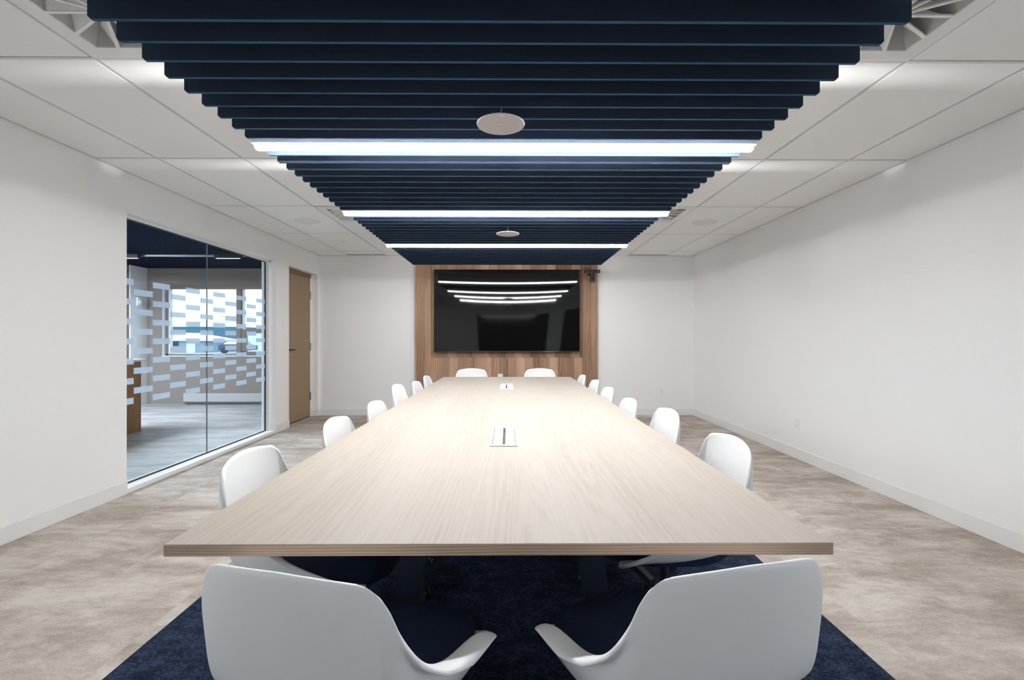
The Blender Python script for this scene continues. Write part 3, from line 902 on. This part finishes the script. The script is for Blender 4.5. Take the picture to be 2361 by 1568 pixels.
def shell_mesh():
    # spine (y, z), fold (x, y, z), rim (x, y, z), lip width, wing control, fold sharpness
    rows = [
        ((-.270, .786), (.140, -.247, .772), (.150, -.243, .768), .000, None, .0),
        ((-.269, .768), (.167, -.241, .750), (.178, -.233, .746), .000, None, .3),
        ((-.266, .735), (.178, -.238, .718), (.192, -.224, .716), .003, None, .8),
        ((-.260, .692), (.181, -.236, .680), (.201, -.214, .682), .006, None, .9),
        ((-.253, .648), (.182, -.231, .640), (.214, -.203, .645), .014, None, .9),
        ((-.245, .603), (.182, -.226, .598), (.236, -.186, .598), .042, (.222, -.208, .585), .9),
        ((-.235, .555), (.185, -.218, .552), (.271, -.153, .566), .068, (.234, -.192, .545), .8),
        ((-.222, .510), (.187, -.202, .506), (.304, -.108, .563), .080, (.250, -.165, .500), .6),
        ((-.204, .472), (.191, -.168, .470), (.333, -.058, .596), .076, (.258, -.118, .468), .4),
        ((-.168, .447), (.198, -.118, .450), (.327, -.030, .578), .055, (.254, -.070, .452), .2),
        ((-.115, .435), (.205, -.060, .438), (.297, -.004, .542), .022, (.248, -.030, .445), .0),
        ((-.045, .430), (.210, .020, .433), (.278, .055, .503), .010, (.244, .040, .438), .0),
        ((.035, .430), (.205, .095, .431), (.262, .120, .470), .006, (.238, .110, .434), .0),
        ((.085, .431), (.190, .155, .430), (.250, .180, .442), .004, (.224, .175, .431), .0),
        ((.125, .428), (.170, .190, .424), (.228, .212, .424), .002, (.205, .212, .424), .0),
        ((.145, .420), (.140, .200, .416), (.205, .220, .410), .001, (.175, .212, .413), .0),
    ]
    n1, n2 = 6, 5
    b = bm_new()
    cl = b.edges.layers.float.get('crease_edge') or b.edges.layers.float.new('crease_edge')
    grid, sharp = [], []
    for (sy, sz), Fm, Rm, lip, wc, cr in rows:
        S = Vector((0, sy, sz)); Fv = Vector(Fm); Rv = Vector(Rm)
        A = [S, Vector((Fv.x * .4, sy - .001, sz + (Fv.z - sz) * .08)), Vector((Fv.x * .75, sy + (Fv.y - sy) * .45, sz + (Fv.z - sz) * .5)), Fv]
        half = [bez(A, k / n1) for k in range(n1 + 1)]
        if wc is None:
            B = [Fv, Fv.lerp(Rv, .55) + Vector((.002, 0, -.001)), Rv]
        else:
            B = [Fv, Vector(wc), Rv + Vector((-lip * .95, lip * .45, -.004)), Rv + Vector((-lip * .8, lip * .4, .001)), Rv]
        half += [bez(B, k / n2) for k in range(1, n2 + 1)]
        row = [Vector((-p.x, p.y, p.z)) for p in reversed(half[1:])] + half
        grid.append([b.verts.new(p) for p in row]); sharp.append(cr)
    N_ = n1 + n2
    for r, (a, c_) in enumerate(zip(grid, grid[1:])):
        for k in range(len(a) - 1):
            b.faces.new((a[k], a[k + 1], c_[k + 1], c_[k]))
    for r, (a, c_) in enumerate(zip(grid, grid[1:])):
        for k in (N_ - n1, N_ + n1):
            e = b.edges.get((a[k], c_[k]))
            if e: e[cl] = (sharp[r] + sharp[r + 1]) / 2
    bmesh.ops.recalc_face_normals(b, faces=b.faces[:])
    return b

def cushion_mesh():
    b = bm_new()
    seg, rings = 40, 7
    def pt(an, f, z):
        c_, s_ = math.cos(an), math.sin(an)
        ex = 2 / 2.9
        x = .230 * f * abs(c_) ** ex * (1 if c_ >= 0 else -1)
        y = .038 + .240 * f * abs(s_) ** ex * (1 if s_ >= 0 else -1)
        drop = -.020 * max(0, (y - .17) / .11) ** 2
        return Vector((x, y, z + drop))
    prof = [(.93, .416), (.985, .428), (1.0, .444), (.995, .456), (.96, .464), (.85, .468), (.5, .470)]
    rg = [[b.verts.new(pt(2 * math.pi * k / seg, f, z)) for k in range(seg)] for f, z in prof]
    for a, c_ in zip(rg, rg[1:]):
        for k in range(seg): b.faces.new((a[k], a[(k + 1) % seg], c_[(k + 1) % seg], c_[k]))
    b.faces.new(rg[-1]); b.faces.new(list(reversed(rg[0])))
    bmesh.ops.recalc_face_normals(b, faces=b.faces[:])
    return b

def make_chair():
    t = thing('shell_chair', 'x', 'chair', (0, 0, 0), group='white shell chairs around the table')
    o = obj('shell', shell_mesh(), 'shell', t)
    md = o.modifiers.new('s', 'SOLIDIFY'); md.thickness = .014; md.offset = 0; md.edge_crease_rim = .6
    md = o.modifiers.new('u', 'SUBSURF'); md.levels = 2; md.render_levels = 2
    dg = bpy.context.evaluated_depsgraph_get()
    me = bpy.data.meshes.new_from_object(o.evaluated_get(dg))
    o.modifiers.clear(); o.data = me
    for p in me.polygons: p.use_smooth = True
    obj('seat_cushion', cushion_mesh(), 'navyfab', t, smooth=40)
    b = bm_new(); box(b, -.09, .09, -.10, .12, .375, .424, bev=.01); obj('tilt_mechanism', b, 'black', t)
    b = bm_new(); cyl(b, (0, 0, .20), (0, 0, .38), .016, seg=16); cyl(b, (0, 0, .08), (0, 0, .24), .026, .024, seg=20); obj('gas_column', b, 'black', t, smooth=True)
    b = bm_new(); lathe(b, [(0, .070), (.036, .072), (.040, .105), (.028, .125), (0, .126)], seg=28); obj('hub', b, 'black', t, smooth=True)
    for k in range(5):
        an = R(90 + 36 + 72 * k)
        d = Vector((math.cos(an), math.sin(an), 0)); n_ = Vector((-d.y, d.x, 0))
        b = bm_new()
        def sec(r, w, z0, z1): return [d * r + n_ * w + Vector((0, 0, z0)), d * r - n_ * w + Vector((0, 0, z0)), d * r - n_ * w * .8 + Vector((0, 0, z1)), d * r + n_ * w * .8 + Vector((0, 0, z1))]
        A, B_ = sec(.02, .026, .076, .112), sec(.275, .017, .060, .082)
        va = [b.verts.new(p) for p in A]; vb = [b.verts.new(p) for p in B_]
        b.faces.new(va); b.faces.new(list(reversed(vb)))
        for q in range(4): b.faces.new((va[q], vb[q], vb[(q + 1) % 4], va[(q + 1) % 4]))
        bmesh.ops.recalc_face_normals(b, faces=b.faces[:])
        lg = obj('leg', b, 'black', t)
        b = bm_new()
        c0 = d * .262
        for s in (-.018, .006):
            cyl(b, c0 + n_ * s + Vector((0, 0, .0305)), c0 + n_ * (s + .012) + Vector((0, 0, .0305)), .0265, seg=20)
        cyl(b, c0 + Vector((0, 0, .03)), c0 + Vector((0, 0, .065)), .008, seg=10)
        obj('caster', b, 'black', lg, smooth=True)
    return t

proto = make_chair()
used = False
def put(x, y, rz, hs, lab, ws=1.0):
    global used
    t = proto if not used else copy_tree(proto)
    used = True
    t.scale = (ws, 1, hs); t.location = (x, y, .004); t.rotation_euler = (0, 0, R(rz)); t['label'] = lab
put(-.350, 1.115, -15, 1.0, 'white shell chair seen from behind at the near table end, left one', 1.06)
put(.383, 1.135, 14, 1.0, 'white shell chair seen from behind at the near table end, right one', 1.06)
left = [(-.93, 1.665, -90, 1.035), (-.873, 2.336, -90, 1.035), (-.867, 3.0, -90, 1.025), (-.89, 3.69, -90, 1.075), (-.878, 4.38, -90, 1.025), (-.90, 5.07, -90, 1.02)]
for i, (x, y, a_, h_) in enumerate(left):
    put(x + .27, y, a_, h_, 'white shell chair on the left long side, %s from the near table end' % ORD[i])
right = [(.86, 1.79, 90, 1.06), (.85, 2.45, 90, 1.065), (.82, 3.11, 90, 1.028), (.82, 3.77, 90, 1.035), (.834, 4.44, 90, 1.035), (.82, 5.11, 90, 1.028)]
for i, (x, y, a_, h_) in enumerate(right):
    put(x - .27, y, a_, h_, 'white shell chair on the right long side, %s from the near table end' % ORD[i])
put(-.478, 5.86, 180, 1.035, 'white shell chair facing the camera at the far table end, left one')
put(.400, 5.86, 180, 1.035, 'white shell chair facing the camera at the far table end, right one')
